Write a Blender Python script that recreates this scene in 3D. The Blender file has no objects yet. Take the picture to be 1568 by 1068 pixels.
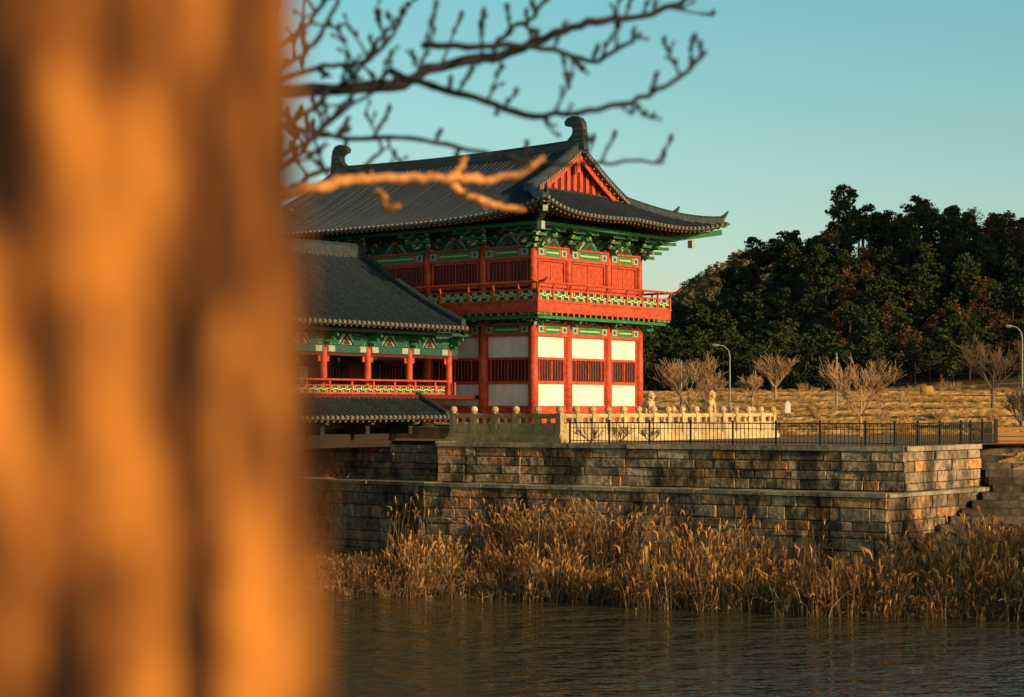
import bpy, math, random
import numpy as np
from mathutils import Vector, Matrix, noise
random.seed(11)
R=random.random
def U(a,b): return a+(b-a)*R()
scene=bpy.context.scene
COL=scene.collection

# ------------------------------------------------------------------ materials
def new_mat(name, base, rough=0.8, var=0.25, scale=3.0, bump=0.0, bscale=20.0, spec=0.3, island=None, stretch=(1,1,1), metallic=0.0, second=None, stain=0.0):
    m=bpy.data.materials.new(name); m.use_nodes=True
    nt=m.node_tree; N=nt.nodes; L=nt.links
    b=N['Principled BSDF']
    b.inputs['Roughness'].default_value=rough
    b.inputs['Specular IOR Level'].default_value=spec
    b.inputs['Metallic'].default_value=metallic
    if island:
        geo=N.new('ShaderNodeNewGeometry'); cr=N.new('ShaderNodeValToRGB')
        els=cr.color_ramp.elements
        while len(els)<len(island): els.new(0.5)
        for i,c in enumerate(island):
            els[i].position=i/(len(island)-1); els[i].color=(*c,1)
        L.new(geo.outputs['Random Per Island'],cr.inputs['Fac'])
        src=cr.outputs['Color']
        if var==0:
            L.new(src,b.inputs['Base Color']); return m
    tc=N.new('ShaderNodeTexCoord'); mp=N.new('ShaderNodeMapping'); mp.inputs['Scale'].default_value=stretch
    L.new(tc.outputs['Object'],mp.inputs['Vector'])
    if island: pass
    elif second:
        nz=N.new('ShaderNodeTexNoise'); nz.inputs['Scale'].default_value=scale; nz.inputs['Detail'].default_value=5
        L.new(mp.outputs[0],nz.inputs['Vector'])
        cr=N.new('ShaderNodeValToRGB'); els=cr.color_ramp.elements
        els[0].position=0.38; els[0].color=(*base,1); els[1].position=0.62; els[1].color=(*second,1)
        L.new(nz.outputs['Fac'],cr.inputs['Fac']); src=cr.outputs['Color']
    else:
        rgb=N.new('ShaderNodeRGB'); rgb.outputs[0].default_value=(*base,1); src=rgb.outputs[0]
    nz2=N.new('ShaderNodeTexNoise'); nz2.inputs['Scale'].default_value=scale*2.7; nz2.inputs['Detail'].default_value=5
    L.new(mp.outputs[0],nz2.inputs['Vector'])
    mr=N.new('ShaderNodeMapRange'); mr.inputs['From Min'].default_value=0.3; mr.inputs['From Max'].default_value=0.7
    mr.inputs['To Min'].default_value=1-var; mr.inputs['To Max'].default_value=1+var
    L.new(nz2.outputs['Fac'],mr.inputs['Value'])
    mx=N.new('ShaderNodeVectorMath'); mx.operation='SCALE'
    L.new(src,mx.inputs[0]); L.new(mr.outputs[0],mx.inputs['Scale'])
    out=mx.outputs[0]
    if stain>0:
        mp2=N.new('ShaderNodeMapping'); mp2.inputs['Scale'].default_value=(1,1,.45); L.new(tc.outputs['Object'],mp2.inputs['Vector'])
        n3=N.new('ShaderNodeTexNoise'); n3.inputs['Scale'].default_value=.75; n3.inputs['Detail'].default_value=6; n3.inputs['Roughness'].default_value=.65; L.new(mp2.outputs[0],n3.inputs['Vector'])
        m3=N.new('ShaderNodeMapRange'); m3.inputs['From Min'].default_value=.42; m3.inputs['From Max'].default_value=.55; m3.inputs['To Min'].default_value=1-stain; m3.inputs['To Max'].default_value=1.1
        L.new(n3.outputs['Fac'],m3.inputs['Value'])
        mx3=N.new('ShaderNodeVectorMath'); mx3.operation='SCALE'; L.new(out,mx3.inputs[0]); L.new(m3.outputs[0],mx3.inputs['Scale']); out=mx3.outputs[0]
    L.new(out,b.inputs['Base Color'])
    if bump>0:
        nb=N.new('ShaderNodeTexNoise'); nb.inputs['Scale'].default_value=bscale; nb.inputs['Detail'].default_value=6
        L.new(mp.outputs[0],nb.inputs['Vector'])
        bp=N.new('ShaderNodeBump'); bp.inputs['Strength'].default_value=bump; bp.inputs['Distance'].default_value=0.05
        L.new(nb.outputs['Fac'],bp.inputs['Height']); L.new(bp.outputs[0],b.inputs['Normal'])
    return m

names=[]; MATS=[]
def reg(key,m): names.append(key); MATS.append(m)
reg('red', new_mat('red_lacquer_wood',(0.50,0.070,0.030),0.6,0.32,1.5))
reg('white', new_mat('white_plaster',(0.78,0.72,0.64),0.9,0.08,0.8,stain=.10))
reg('dark', new_mat('dark_interior',(0.02,0.012,0.010),0.8,0.2))
reg('green', new_mat('dancheong_green',(0.030,0.18,0.058),0.6,0.5,5.0))
reg('teal', new_mat('dancheong_teal',(0.018,0.085,0.066),0.6,0.4,5.0))
reg('cream', new_mat('dancheong_cream',(0.45,0.52,0.20),0.6,0.25,5.0))
reg('tile', new_mat('roof_tile_grey',(0.028,0.038,0.044),0.48,0.45,2.5,bump=0.3,bscale=9,spec=0.45))
reg('tend', new_mat('roof_tile_end',(0.24,0.19,0.13),0.8,0.4,6))
reg('dot', new_mat('rafter_end_orange',(0.58,0.14,0.04),0.6,0.2))
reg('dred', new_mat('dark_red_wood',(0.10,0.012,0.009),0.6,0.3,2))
reg('stone', new_mat('balustrade_granite',(0.60,0.42,0.20),0.85,0.25,3,bump=0.4,bscale=30,stain=.30))
reg('block', new_mat('stone_block',(0.3,0.25,0.2),0.9,0.5,1.8,bump=1.0,bscale=7,stain=.78,
     island=[(0.17,0.115,0.072),(0.27,0.19,0.12),(0.36,0.25,0.155),(0.20,0.13,0.075),(0.42,0.21,0.08),(0.23,0.165,0.105),(0.42,0.31,0.20),(0.14,0.10,0.065),(0.35,0.24,0.14),(0.29,0.20,0.125),(0.44,0.22,0.085),(0.30,0.22,0.145)]))
reg('mortar', new_mat('dark_joint',(0.03,0.022,0.015),0.95,0.3))
reg('cope', new_mat('coping_stone',(0.30,0.27,0.23),0.9,0.3,2,bump=0.6,bscale=10,stain=.45,island=[(0.20,0.155,0.11),(0.38,0.30,0.20),(0.28,0.215,0.145)]))
reg('iron', new_mat('black_iron',(0.018,0.02,0.02),0.5,0.2))
reg('bluewhite', new_mat('dancheong_pale',(0.33,0.38,0.30),0.6,0.4,6))
reg('timber', new_mat('dark_timber',(0.030,0.018,0.012),0.8,0.4,3))
reg('step', new_mat('worn_step_stone',(0.10,0.08,0.06),0.95,0.4,2,bump=.8,bscale=8,stain=.6,island=[(0.07,0.05,0.035),(0.15,0.11,0.075),(0.10,0.075,0.05)]))
IX={k:i for i,k in enumerate(names)}

bark=new_mat('bare_bark',(0.16,0.10,0.065),0.9,0.3,6)
twig_lit=new_mat('pale_twig',(0.42,0.24,0.12),0.9,0.25,6)
fg_bark_shade=new_mat('bark_painted_shade',(0.022,0.020,0.024),0.9,0.4,8)  # shade painted into the bark colour of the dark branches
fg_bark_sunlit=new_mat('bark_painted_sunlit',(0.74,0.31,0.11),0.9,0.45,14)  # same bark, with the sunlit look of one branch painted in
steel=new_mat('galvanised_steel',(0.24,0.24,0.23),0.5,0.1)

class MB:
    def __init__(s): s.v=[];s.f=[];s.m=[]
    def face(s,pts,mat=0):
        i=len(s.v); s.v+= [tuple(p) for p in pts]; s.f.append(tuple(range(i,i+len(pts)))); s.m.append(mat)
    def raw(s,vs,fs,mat):
        i=len(s.v); s.v+=[tuple(p) for p in vs]
        for f in fs: s.f.append(tuple(i+k for k in f)); s.m.append(mat)
    def box(s,a,b,mat=0):
        x0,x1=sorted((a[0],b[0]));y0,y1=sorted((a[1],b[1]));z0,z1=sorted((a[2],b[2]))
        s.raw([(x0,y0,z0),(x1,y0,z0),(x1,y1,z0),(x0,y1,z0),(x0,y0,z1),(x1,y0,z1),(x1,y1,z1),(x0,y1,z1)],
              [(0,3,2,1),(4,5,6,7),(0,1,5,4),(1,2,6,5),(2,3,7,6),(3,0,4,7)],mat)
    def obox(s,c,d,L,W,z0,z1,mat,ch=0.0):
        n=Vector((-d[1],d[0])); d=Vector(d[:2]); c=Vector(c[:2])
        p=[c-d*L/2-n*W/2,c+d*L/2-n*W/2,c+d*L/2+n*W/2,c-d*L/2+n*W/2]
        s.raw([(q.x,q.y,z0) for q in p]+[(q.x,q.y,z1) for q in p],[(0,3,2,1),(4,5,6,7),(0,1,5,4),(1,2,6,5),(2,3,7,6),(3,0,4,7)],mat)
    def beam(s,p0,p1,w,h,mat,endmat=None):
        p0=Vector(p0);p1=Vector(p1);t=(p1-p0)
        if t.length<1e-5: return
        t.normalize(); up=Vector((0,0,1))
        if abs(t.z)>0.95: up=Vector((0,1,0))
        sd=t.cross(up).normalized(); up=sd.cross(t)
        vs=[]
        for p in (p0,p1):
            for a,b in ((-1,-1),(1,-1),(1,1),(-1,1)): vs.append(p+sd*a*w/2+up*b*h/2)
        i=len(s.v); s.v+=[tuple(q) for q in vs]
        for k,f in enumerate([(0,1,2,3),(7,6,5,4),(0,4,5,1),(1,5,6,2),(2,6,7,3),(3,7,4,0)]):
            s.f.append(tuple(i+q for q in f)); s.m.append(endmat if (endmat is not None and k<1) else mat)
    def tube(s,pts,rad,n,mat,cap=True):
        pts=[Vector(p) for p in pts]; i0=len(s.v); prev=None
        for k,p in enumerate(pts):
            t=(pts[min(k+1,len(pts)-1)]-pts[max(k-1,0)])
            if t.length<1e-7: t=Vector((0,0,1))
            t.normalize()
            ref=Vector((0,0,1)) if abs(t.z)<0.9 else Vector((1,0,0))
            if prev is not None:
                a=prev-t*prev.dot(t)
                a=a.normalized() if a.length>1e-4 else t.cross(ref).normalized()
            else: a=t.cross(ref).normalized()
            prev=a; b=t.cross(a); r=rad[k] if hasattr(rad,'__len__') else rad
            for j in range(n):
                an=2*math.pi*j/n; s.v.append(tuple(p+(a*math.cos(an)+b*math.sin(an))*r))
        for k in range(len(pts)-1):
            for j in range(n):
                s.f.append((i0+k*n+j,i0+k*n+(j+1)%n,i0+(k+1)*n+(j+1)%n,i0+(k+1)*n+j)); s.m.append(mat)
        if cap:
            s.f.append(tuple(i0+j for j in range(n-1,-1,-1))); s.m.append(mat)
            s.f.append(tuple(i0+(len(pts)-1)*n+j for j in range(n))); s.m.append(mat)
    def sweep(s,pts,w,h,mat,sink=0.0):
        pts=[Vector(p) for p in pts]; i0=len(s.v)
        for k,p in enumerate(pts):
            t=(pts[min(k+1,len(pts)-1)]-pts[max(k-1,0)]); t.z=0; t.normalize(); sd=Vector((t.y,-t.x,0))
            for a,z in ((-.5,-sink),(.5,-sink),(.5,h*.72),(.25,h),(-.25,h),(-.5,h*.72)):
                s.v.append(tuple(p+sd*a*w+Vector((0,0,z))))
        n=6
        for k in range(len(pts)-1):
            for j in range(n):
                s.f.append((i0+k*n+j,i0+k*n+(j+1)%n,i0+(k+1)*n+(j+1)%n,i0+(k+1)*n+j)); s.m.append(mat)
        s.f.append(tuple(i0+j for j in range(n-1,-1,-1))); s.m.append(mat)
        s.f.append(tuple(i0+(len(pts)-1)*n+j for j in range(n))); s.m.append(mat)
    def mesh(s,name,mats=None,smooth=False):
        me=bpy.data.meshes.new(name); me.from_pydata(s.v,[],s.f)
        for m in (mats or MATS): me.materials.append(m)
        me.polygons.foreach_set('material_index',s.m)
        if smooth: me.polygons.foreach_set('use_smooth',[True]*len(s.f))
        me.update(); return me
    def obj(s,name,mats=None,parent=None,smooth=False,loc=None):
        o=bpy.data.objects.new(name,s.mesh(name,mats,smooth)); COL.objects.link(o)
        if parent: o.parent=parent
        if loc: o.location=loc
        return o
def empty(name,loc=(0,0,0),rz=0):
    e=bpy.data.objects.new(name,None); e.empty_display_size=0.5; COL.objects.link(e); e.location=loc; e.rotation_euler=(0,0,rz); return e
class Scatter:
    """gathers many transformed copies of small source meshes into one mesh"""
    def __init__(s): s.items=[]
    def add(s,src,x,y,z,sc,sz=None): s.items.append((src,x,y,z,U(0,6.283),sc,sz or sc))
    def obj(s,name,mats):
        V=[];LI=[];LT=[];MI=[];off=0;cache={}
        for src,x,y,z,rz,sc,sz in s.items:
            k=id(src)
            if k not in cache:
                cache[k]=(np.array(src.v,dtype=np.float32),np.array([i for f in src.f for i in f],dtype=np.int32),np.array([len(f) for f in src.f],dtype=np.int32),np.array(src.m,dtype=np.int32))
            v,li,lt,mi=cache[k]; c,sn=math.cos(rz),math.sin(rz)
            w=np.empty_like(v); w[:,0]=(v[:,0]*c-v[:,1]*sn)*sc+x; w[:,1]=(v[:,0]*sn+v[:,1]*c)*sc+y; w[:,2]=v[:,2]*sz+z
            V.append(w);LI.append(li+off);LT.append(lt);MI.append(mi);off+=len(v)
        V=np.concatenate(V);LI=np.concatenate(LI);LT=np.concatenate(LT);MI=np.concatenate(MI)
        me=bpy.data.meshes.new(name); me.vertices.add(len(V)); me.vertices.foreach_set('co',V.ravel())
        me.loops.add(len(LI)); me.loops.foreach_set('vertex_index',LI)
        me.polygons.add(len(LT)); st=np.concatenate(([0],np.cumsum(LT)[:-1])).astype(np.int32)
        me.polygons.foreach_set('loop_start',st); me.polygons.foreach_set('loop_total',LT)
        for m in mats: me.materials.append(m)
        me.polygons.foreach_set('material_index',MI)
        me.update(calc_edges=True)
        o=bpy.data.objects.new(name,me); COL.objects.link(o); print(name,len(LT)); return o

RED,WHITE,DARK,GREEN,TEAL,CREAM,TILE,TEND,DOT,DRED,STONE,BLOCK,MORT,COPE,IRON,PALE,TIMB,STEP=[IX[k] for k in ('red','white','dark','green','teal','cream','tile','tend','dot','dred','stone','block','mortar','cope','iron','bluewhite','timber','step')]

ANG=math.radians(51.5)
OX,OY=1.0,85.0
ud=Vector((math.cos(ANG),math.sin(ANG))); vd=Vector((-math.sin(ANG),math.cos(ANG)))
def LW(u,v): 
    p=Vector((OX,OY))+ud*u+vd*v; return (p.x,p.y)

# ------------------------------------------------------------------ roof helper
PROF=[(0,0),(.28,0),(.36,.055),(.5,.085),(.64,.055),(.72,0)]
def tile_patch(mb,a0,a1,smax,pos,spacing=0.3,rows=16,disc=True,outward=None):
    n=max(1,round((a1-a0)/spacing)); sp=(a1-a0)/n
    cols=[]
    for i in range(n):
        hh=random.uniform(.8,1.2)
        for fr,h in PROF: cols.append((a0+(i+fr)*sp,h*hh))
    cols.append((a1,0))
    i0=len(mb.v)
    for a,h in cols:
        sm=max(0.0,smax(a))
        for r in range(rows+1):
            s=sm*r/rows; p=pos(a,s); mb.v.append((p[0],p[1],p[2]+h))
    m=rows+1
    for c in range(len(cols)-1):
        if smax(cols[c][0])<=0.01 and smax(cols[c+1][0])<=0.01: continue
        for r in range(rows):
            mb.f.append((i0+c*m+r,i0+(c+1)*m+r,i0+(c+1)*m+r+1,i0+c*m+r+1)); mb.m.append(TILE)
    if disc:
        for i in range(n):
            a=a0+(i+.5)*sp
            p=Vector(pos(a,0)); q=Vector(pos(a,0.3)); d=(p-q).normalized()
            mb.tube([p+Vector((0,0,.03))-d*.05,p+Vector((0,0,.03))+d*.05],.07,8,TEND)
            pl=Vector(pos(a-sp*.45,0)); pr=Vector(pos(a+sp*.45,0))
            mb.beam(pl+Vector((0,0,-.05)),pr+Vector((0,0,-.05)),.05,.09,TILE)

# ================================================================== TOWER
tower=empty('pavilion_gate_tower',(OX,OY,0),ANG)
UB=[0,2.65,5.9,8.6]; VB=[0,3.0,6.5,10.7,14.2,17.2]
FACES=[((0,0),(1,0),(0,-1),UB),((0,17.2),(1,0),(0,1),UB),((0,0),(0,1),(-1,0),VB),((8.6,0),(0,1),(1,0),VB)]
def FP(F,a,o,z): 
    O,d,n,_=F; return (O[0]+d[0]*a+n[0]*o,O[1]+d[1]*a+n[1]*o,z)
def fb(mb,F,a0,a1,o0,o1,z0,z1,m): mb.box(FP(F,a0,o0,z0),FP(F,a1,o1,z1),m)

cols=MB()
for v in VB:
    for u in UB:
        if 0<UB.index(u)<3 and 0<VB.index(v)<5: continue
        cols.tube([(u,v,-0.75),(u,v,1.5),(u,v,4.3)],[.235,.225,.205],16,RED)
        cols.tube([(u,v,4.9),(u,v,8.0)],[.20,.18],16,RED)
        cols.tube([(u,v,-0.95),(u,v,-0.72)],[.38,.30],12,STONE)
cols.obj('columns',parent=tower,smooth=True)

w=MB()
def lattice(F,a0,a1,z0,z1,o=0.0,deep=DARK,bar=RED,step=.19):
    fb(w,F,a0,a1,o-.10,o-.06,z0,z1,deep)
    n=int((a1-a0)/step)
    for i in range(1,n):
        a=a0+(a1-a0)*i/n
        fb(w,F,a-.014,a+.014,o-.055,o-.03,z0,z1,bar)
    fb(w,F,(a0+a1)/2-.03,(a0+a1)/2+.03,o-.06,o-.01,z0,z1,bar)
    t=.08
    fb(w,F,a0-t,a1+t,o-.06,o+.05,z1,z1+t,RED); fb(w,F,a0-t,a1+t,o-.06,o+.05,z0-t,z0,RED)
    fb(w,F,a0-t,a0,o-.06,o+.048,z0,z1,RED); fb(w,F,a1,a1+t,o-.06,o+.048,z0,z1,RED)
for F in FACES:
    B=F[3]
    for i in range(len(B)-1):
        a0=B[i]+.2; a1=B[i+1]-.2
        fb(w,F,a0,a1,-.10,-.02,-.7,3.4,WHITE)
        fb(w,F,a0,a1,-.12,.06,-.7,.10,RED)
        m=.09
        fb(w,F,a0,a0+m,-.02,.03,.1,3.36,RED); fb(w,F,a1-m,a1,-.02,.03,.1,3.36,RED)
        fb(w,F,a0+m,a1-m,-.02,.045,1.13,1.27,RED)
        fb(w,F,a0+m,a1-m,-.02,.045,2.26,2.38,RED)
        mid=(a0+a1)/2; hw=min(1.0,(a1-a0)/2-.22)
        fb(w,F,a0+m,a1-m,-.02,.0,1.27,2.26,DRED)
        fb(w,F,mid-hw,mid+hw,.0,.008,1.33,2.20,DARK)
        fb(w,F,mid-hw-.06,mid-hw,.0,.055,1.29,2.24,RED); fb(w,F,mid+hw,mid+hw+.06,.0,.055,1.29,2.24,RED)
        n=int(2*hw/.20)
        for k in range(1,n):
            a=mid-hw+2*hw*k/n; fb(w,F,a-.015,a+.015,.009,.03,1.33,2.20,RED)
        fb(w,F,mid-.03,mid+.03,.009,.056,1.33,2.20,RED)
        fb(w,F,a0-.2,a1+.2,-.14,.12,3.36,3.50,RED)
        fb(w,F,a0,a1,-.13,.11,3.50,3.86,GREEN)
        fb(w,F,a0+.02,a0+.42,.112,.135,3.53,3.83,PALE); fb(w,F,a1-.42,a1-.02,.112,.135,3.53,3.83,PALE)
        fb(w,F,a0+.46,a0+.54,.112,.13,3.53,3.83,DOT); fb(w,F,a1-.54,a1-.46,.112,.13,3.53,3.83,DOT)
        fb(w,F,a0+.14,a0+.30,.136,.145,3.60,3.76,TEAL); fb(w,F,a1-.30,a1-.14,.136,.145,3.60,3.76,TEAL)
        fb(w,F,a0+.62,a1-.62,.112,.128,3.64,3.71,CREAM)
        fb(w,F,B[i],B[i+1],-.16,.17,3.88,3.97,RED)
        fb(w,F,B[i],B[i+1],-.10,-.04,3.97,4.6,TEAL)
        fb(w,F,a0,a1,-.10,-.02,4.9,7.1,DRED if F[2]!=(0,-1) else RED)  # sunlit face plain red; shade on the other faces painted as darker red
        lattice(F,a0+.16,a1-.16,5.95,6.88,.02)
        fb(w,F,a0,a1,-.02,.07,5.68,5.82,RED)
        fb(w,F,a0-.2,a1+.2,-.14,.12,6.98,7.10,RED)
        fb(w,F,a0,a1,-.13,.11,7.10,7.48,GREEN)
        fb(w,F,a0+.02,a0+.45,.112,.135,7.13,7.45,PALE); fb(w,F,a1-.45,a1-.02,.112,.135,7.13,7.45,PALE)
        fb(w,F,a0+.15,a0+.32,.136,.145,7.20,7.38,TEAL); fb(w,F,a1-.32,a1-.15,.136,.145,7.20,7.38,TEAL)
        fb(w,F,a0+.5,a0+.58,.112,.13,7.13,7.45,DOT); fb(w,F,a1-.58,a1-.5,.112,.13,7.13,7.45,DOT)
        fb(w,F,a0+.66,a1-.66,.112,.128,7.25,7.33,CREAM)
        fb(w,F,B[i],B[i+1],-.16,.17,7.50,7.58,RED)
        fb(w,F,B[i],B[i+1],-.10,-.04,7.58,8.9,TEAL)
        for zb in (3.97,7.58):
            h=.46
            p=[FP(F,mid-.75,.02,zb),FP(F,mid+.75,.02,zb),FP(F,mid+.40,.02,zb+h),FP(F,mid-.40,.02,zb+h)]
            w.face(p,PALE)
            p=[FP(F,mid-.30,.035,zb+.02),FP(F,mid+.30,.035,zb+.02),FP(F,mid,.035,zb+.34)]
            w.face(p,DRED)
            w.beam(FP(F,mid-.56,.07,zb+.03),FP(F,mid-.02,.07,zb+h),.09,.09,TEAL)
            w.beam(FP(F,mid+.56,.07,zb+.03),FP(F,mid+.02,.07,zb+h),.09,.09,TEAL)
            w.beam(FP(F,mid-.44,.12,zb+.02),FP(F,mid,.12,zb+h-.1),.05,.05,GREEN)
            w.beam(FP(F,mid+.44,.12,zb+.02),FP(F,mid,.12,zb+h-.1),.05,.05,GREEN)
            fb(w,F,mid-.16,mid+.16,-.02,.16,zb+h,zb+h+.14,DOT)
w.box((.3,.3,4.0),(8.3,16.9,4.5),DARK)
w.obj('walls_and_windows',parent=tower)

br=MB()
def bracket(F,a,z0,tiers,reach,corner=0):
    for k in range(tiers):
        z=z0+k*.235; L=.34+.24*k; o=.22+reach*(k+1)/tiers
        fb(br,F,a-L,a+L,-.07+.0,.09,z+.02,z+.16,GREEN if k%2==0 else TEAL)
        fb(br,F,a-L-.035,a-L,-.05,.07,z+.03,z+.15,PALE); fb(br,F,a+L,a+L+.035,-.05,.07,z+.03,z+.15,PALE)
        for e in (-L+.08,0,L-.08): fb(br,F,a+e-.08,a+e+.08,-.08,.11,z+.16,z+.235,DOT if k%2 else CREAM)
        fb(br,F,a-.065,a+.065,.09,o-.12,z+.01,z+.17,GREEN)
        i=[FP(F,a-.065,o-.12,z+.01),FP(F,a+.065,o-.12,z+.01),FP(F,a+.065,o-.12,z+.17),FP(F,a-.065,o-.12,z+.17)]
        j=[FP(F,a-.045,o+.10,z-.05),FP(F,a+.045,o+.10,z-.05),FP(F,a+.045,o+.10,z+.02),FP(F,a-.045,o+.10,z+.02)]
        br.raw(i+j,[(0,1,2,3),(7,6,5,4),(0,4,5,1),(1,5,6,2),(2,6,7,3),(3,7,4,0)],PALE if k==1 else GREEN)
        if k>0:
            oo=.22+reach*k/tiers
            fb(br,F,a-L*.9,a+L*.9,oo-.05,oo+.05,z+.02,z+.15,TEAL if k%2 else GREEN)
            fb(br,F,a-L*.9-.03,a-L*.9,oo-.04,oo+.04,z+.03,z+.14,PALE); fb(br,F,a+L*.9,a+L*.9+.03,oo-.04,oo+.04,z+.03,z+.14,PALE)
            for e in (-L*.8,0,L*.8): fb(br,F,a+e-.07,a+e+.07,oo-.07,oo+.07,z+.15,z+.23,CREAM)
for F in FACES:
    B=F[3]
    for a in B:
        bracket(F,a,3.86,3,.75)
        bracket(F,a,7.46,4,1.15)
    fb(br,F,-1.3,B[-1]+1.3,1.30,1.46,8.36,8.52,GREEN)
    fb(br,F,-.2,B[-1]+.2,-.1,.1,8.36,8.7,GREEN)
for (cu,cv,du,dv) in ((0,0,-1,-1),(8.6,0,1,-1),(0,17.2,-1,1),(8.6,17.2,1,1)):
    for z0,t,re in ((3.86,3,.9),(7.46,4,1.4)):
        for k in range(t):
            o=.3+re*(k+1)/t; z=z0+k*.235+.09
            br.beam((cu+du*(o+.1)*.75,cv+dv*(o+.1)*.75,z-.04),(cu,cv,z),.13,.15,GREEN,PALE)
    br.beam((cu+du*3.0,cv+dv*3.0,8.85),(cu,cv,8.25),.22,.26,GREEN,PALE)
    br.box((cu+du*1.9-.13,cv+dv*1.9-.13,8.05),(cu+du*1.9+.13,cv+dv*1.9+.13,8.42),PALE)
br.obj('bracket_sets',parent=tower)

# balcony
bal=MB(); b=1.15
def fret(mb,P,a0,a1,z0,z1,mat,t=.055,unit=.6):
    n=max(1,round((a1-a0)/unit)); un=(a1-a0)/n; H=z1-z0
    def seg(xa,xb,za,zb):
        mb.box(P(xa,-.03,za),P(xb,.03,zb),mat)
    for i in range(n):
        x=a0+i*un
        seg(x,x+t,z0,z0+H*.66); seg(x+t,x+un*.5,z0+H*.66-t,z0+H*.66)
        seg(x+un*.5,x+un*.5+t,z0+H*.33,z1); seg(x+un*.5+t,x+un,z0+H*.33,z0+H*.33+t)
        seg(x+un*.22,x+un*.22+t,z0+H*.0,z0+H*.40); seg(x+un*.75,x+un*.75+t,z0+H*.60,z1)
bal.box((-b+.06,-b+.06,4.45),(8.6+b-.06,17.2+b-.06,4.80),DRED)
for F in FACES:
    B=F[3]; E=B[-1]+b
    fb(bal,F,-b,E,b-.06,b+.02,4.40,4.86,RED)
    fb(bal,F,-b-.03,E+.03,b-.08,b+.06,4.86,4.93,RED)
    P=lambda a,o,z,F=F: FP(F,a,b-.05+o,z)
    fb(bal,F,-b,E,b-.10,b,4.93,4.99,RED)
    fb(bal,F,-b,E,b-.10,b,5.40,5.47,RED)
    fb(bal,F,-b+.1,E-.1,b-.12,b-.10,4.99,5.40,TEAL)
    fret(bal,P,-b+.1,E-.1,4.99,5.40,CREAM,t=.07,unit=.55)
    ps=[-b+.04]+list(B)+[E-.04]
    mids=[(B[i]+B[i+1])/2 for i in range(len(B)-1)]
    for a in ps+mids: fb(bal,F,a-.055,a+.055,b-.11,b+.03,4.93,5.5,RED)
    for a in ps+mids:
        bal.beam(FP(F,a,b-.05,5.45),FP(F,a,b+.07,5.74),.07,.07,RED)
    h0,h1=-b-.45,E+.45
    pts=[FP(F,h0-.15,b+.08,5.95),FP(F,h0,b+.08,5.82),FP(F,h0+.3,b+.08,5.77),FP(F,(h0+h1)/2,b+.08,5.76),FP(F,h1-.3,b+.08,5.77),FP(F,h1,b+.08,5.82),FP(F,h1+.15,b+.08,5.95)]
    bal.tube(pts,[.045,.055,.055,.055,.055,.055,.045],8,RED)
    n=int((E+b)/.45)
    for i in range(n+1):
        a=-b+.1+(E+b-.2)*i/n
        bal.beam(FP(F,a,b-.02,4.34),FP(F,a,0,4.34),.10,.13,GREEN,DOT)
    fb(bal,F,-1.0,B[-1]+1.0,.86,1.0,4.12,4.27,GREEN)
bal.obj('balcony',parent=tower)

# roof
EAV=2.8
def warp(u,v,z):
    tu=(u-4.3)/7.1; tv=(v-8.6)/11.4
    ww=min(1.1,abs(tu*tv))**4
    z+=.70*ww; 
    z+=.30*min(1.2,abs(tv))**2*max(0,1-abs(tu))
    u+=.5*ww*(1 if tu>0 else -1); v+=.5*ww*(1 if tv>0 else -1)
    return (u,v,z)
def zp(s): return 8.62+.40*s+.0200*s*s
front=lambda a,s: warp(-EAV+s,a,zp(s))
back=lambda a,s: warp(8.6+EAV-s,a,zp(s))
endn=lambda a,s: warp(a,-EAV+s,zp(s))
endf=lambda a,s: warp(a,17.2+EAV-s,zp(s))
VG=.45
rf=MB()
for fn in (front,back):
    tile_patch(rf,-EAV,VG,lambda a:a+EAV,fn,rows=10)
    tile_patch(rf,VG,17.2-VG,lambda a:7.1,fn,rows=18)
    tile_patch(rf,17.2-VG,17.2+EAV,lambda a:17.2+EAV-a,fn,rows=10)
for fn in (endn,endf):
    tile_patch(rf,-EAV,8.6+EAV,lambda a:min(a+EAV,8.6+EAV-a,3.7),fn,rows=10)
rf.obj('roof_tiles',parent=tower,smooth=False)
rd=MB()
def soffit(mb,fn,a0,a1,sm,dz,mat,na=40,nr=5,full=False):
    i0=len(mb.v)
    for i in range(na+1):
        a=a0+(a1-a0)*i/na
        for r in range(nr+1):
            if full: s=.06+(sm-.06)*r/nr
            else: s=.06+ (min(sm,max(0.0,min(a-a0,a1-a)))-.06)*r/nr if min(a-a0,a1-a)>.06 else .0
            p=fn(a,max(0,s)); mb.v.append((p[0],p[1],p[2]-dz))
    for i in range(na):
        for r in range(nr):
            mb.f.append((i0+i*(nr+1)+r,i0+i*(nr+1)+r+1,i0+(i+1)*(nr+1)+r+1,i0+(i+1)*(nr+1)+r)); mb.m.append(mat)
def rafters(mb,fn,a0,a1,step=.33,depth=2.9,dz=.18):
    n=int((a1-a0)/step)
    for i in range(n+1):
        a=a0+.05+(a1-a0-.1)*i/n
        lim=min(depth,max(.3,min(a-a0,a1-a)))
        def pt(s,d): 
            p=fn(a,s); return Vector((p[0],p[1],p[2]-d))
        mb.beam(pt(.16,dz),pt(min(1.1,lim),dz+.02),.11,.11,GREEN,DOT)
        if lim>1.0:
            p0=pt(.85,dz+.20); p1=pt(lim,dz+.24)
            mb.tube([p0,p1],.075,8,GREEN); d=(p0-p1).normalized()
            mb.tube([p0+d*.004,p0+d*.02],.06,8,DOT)
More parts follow.
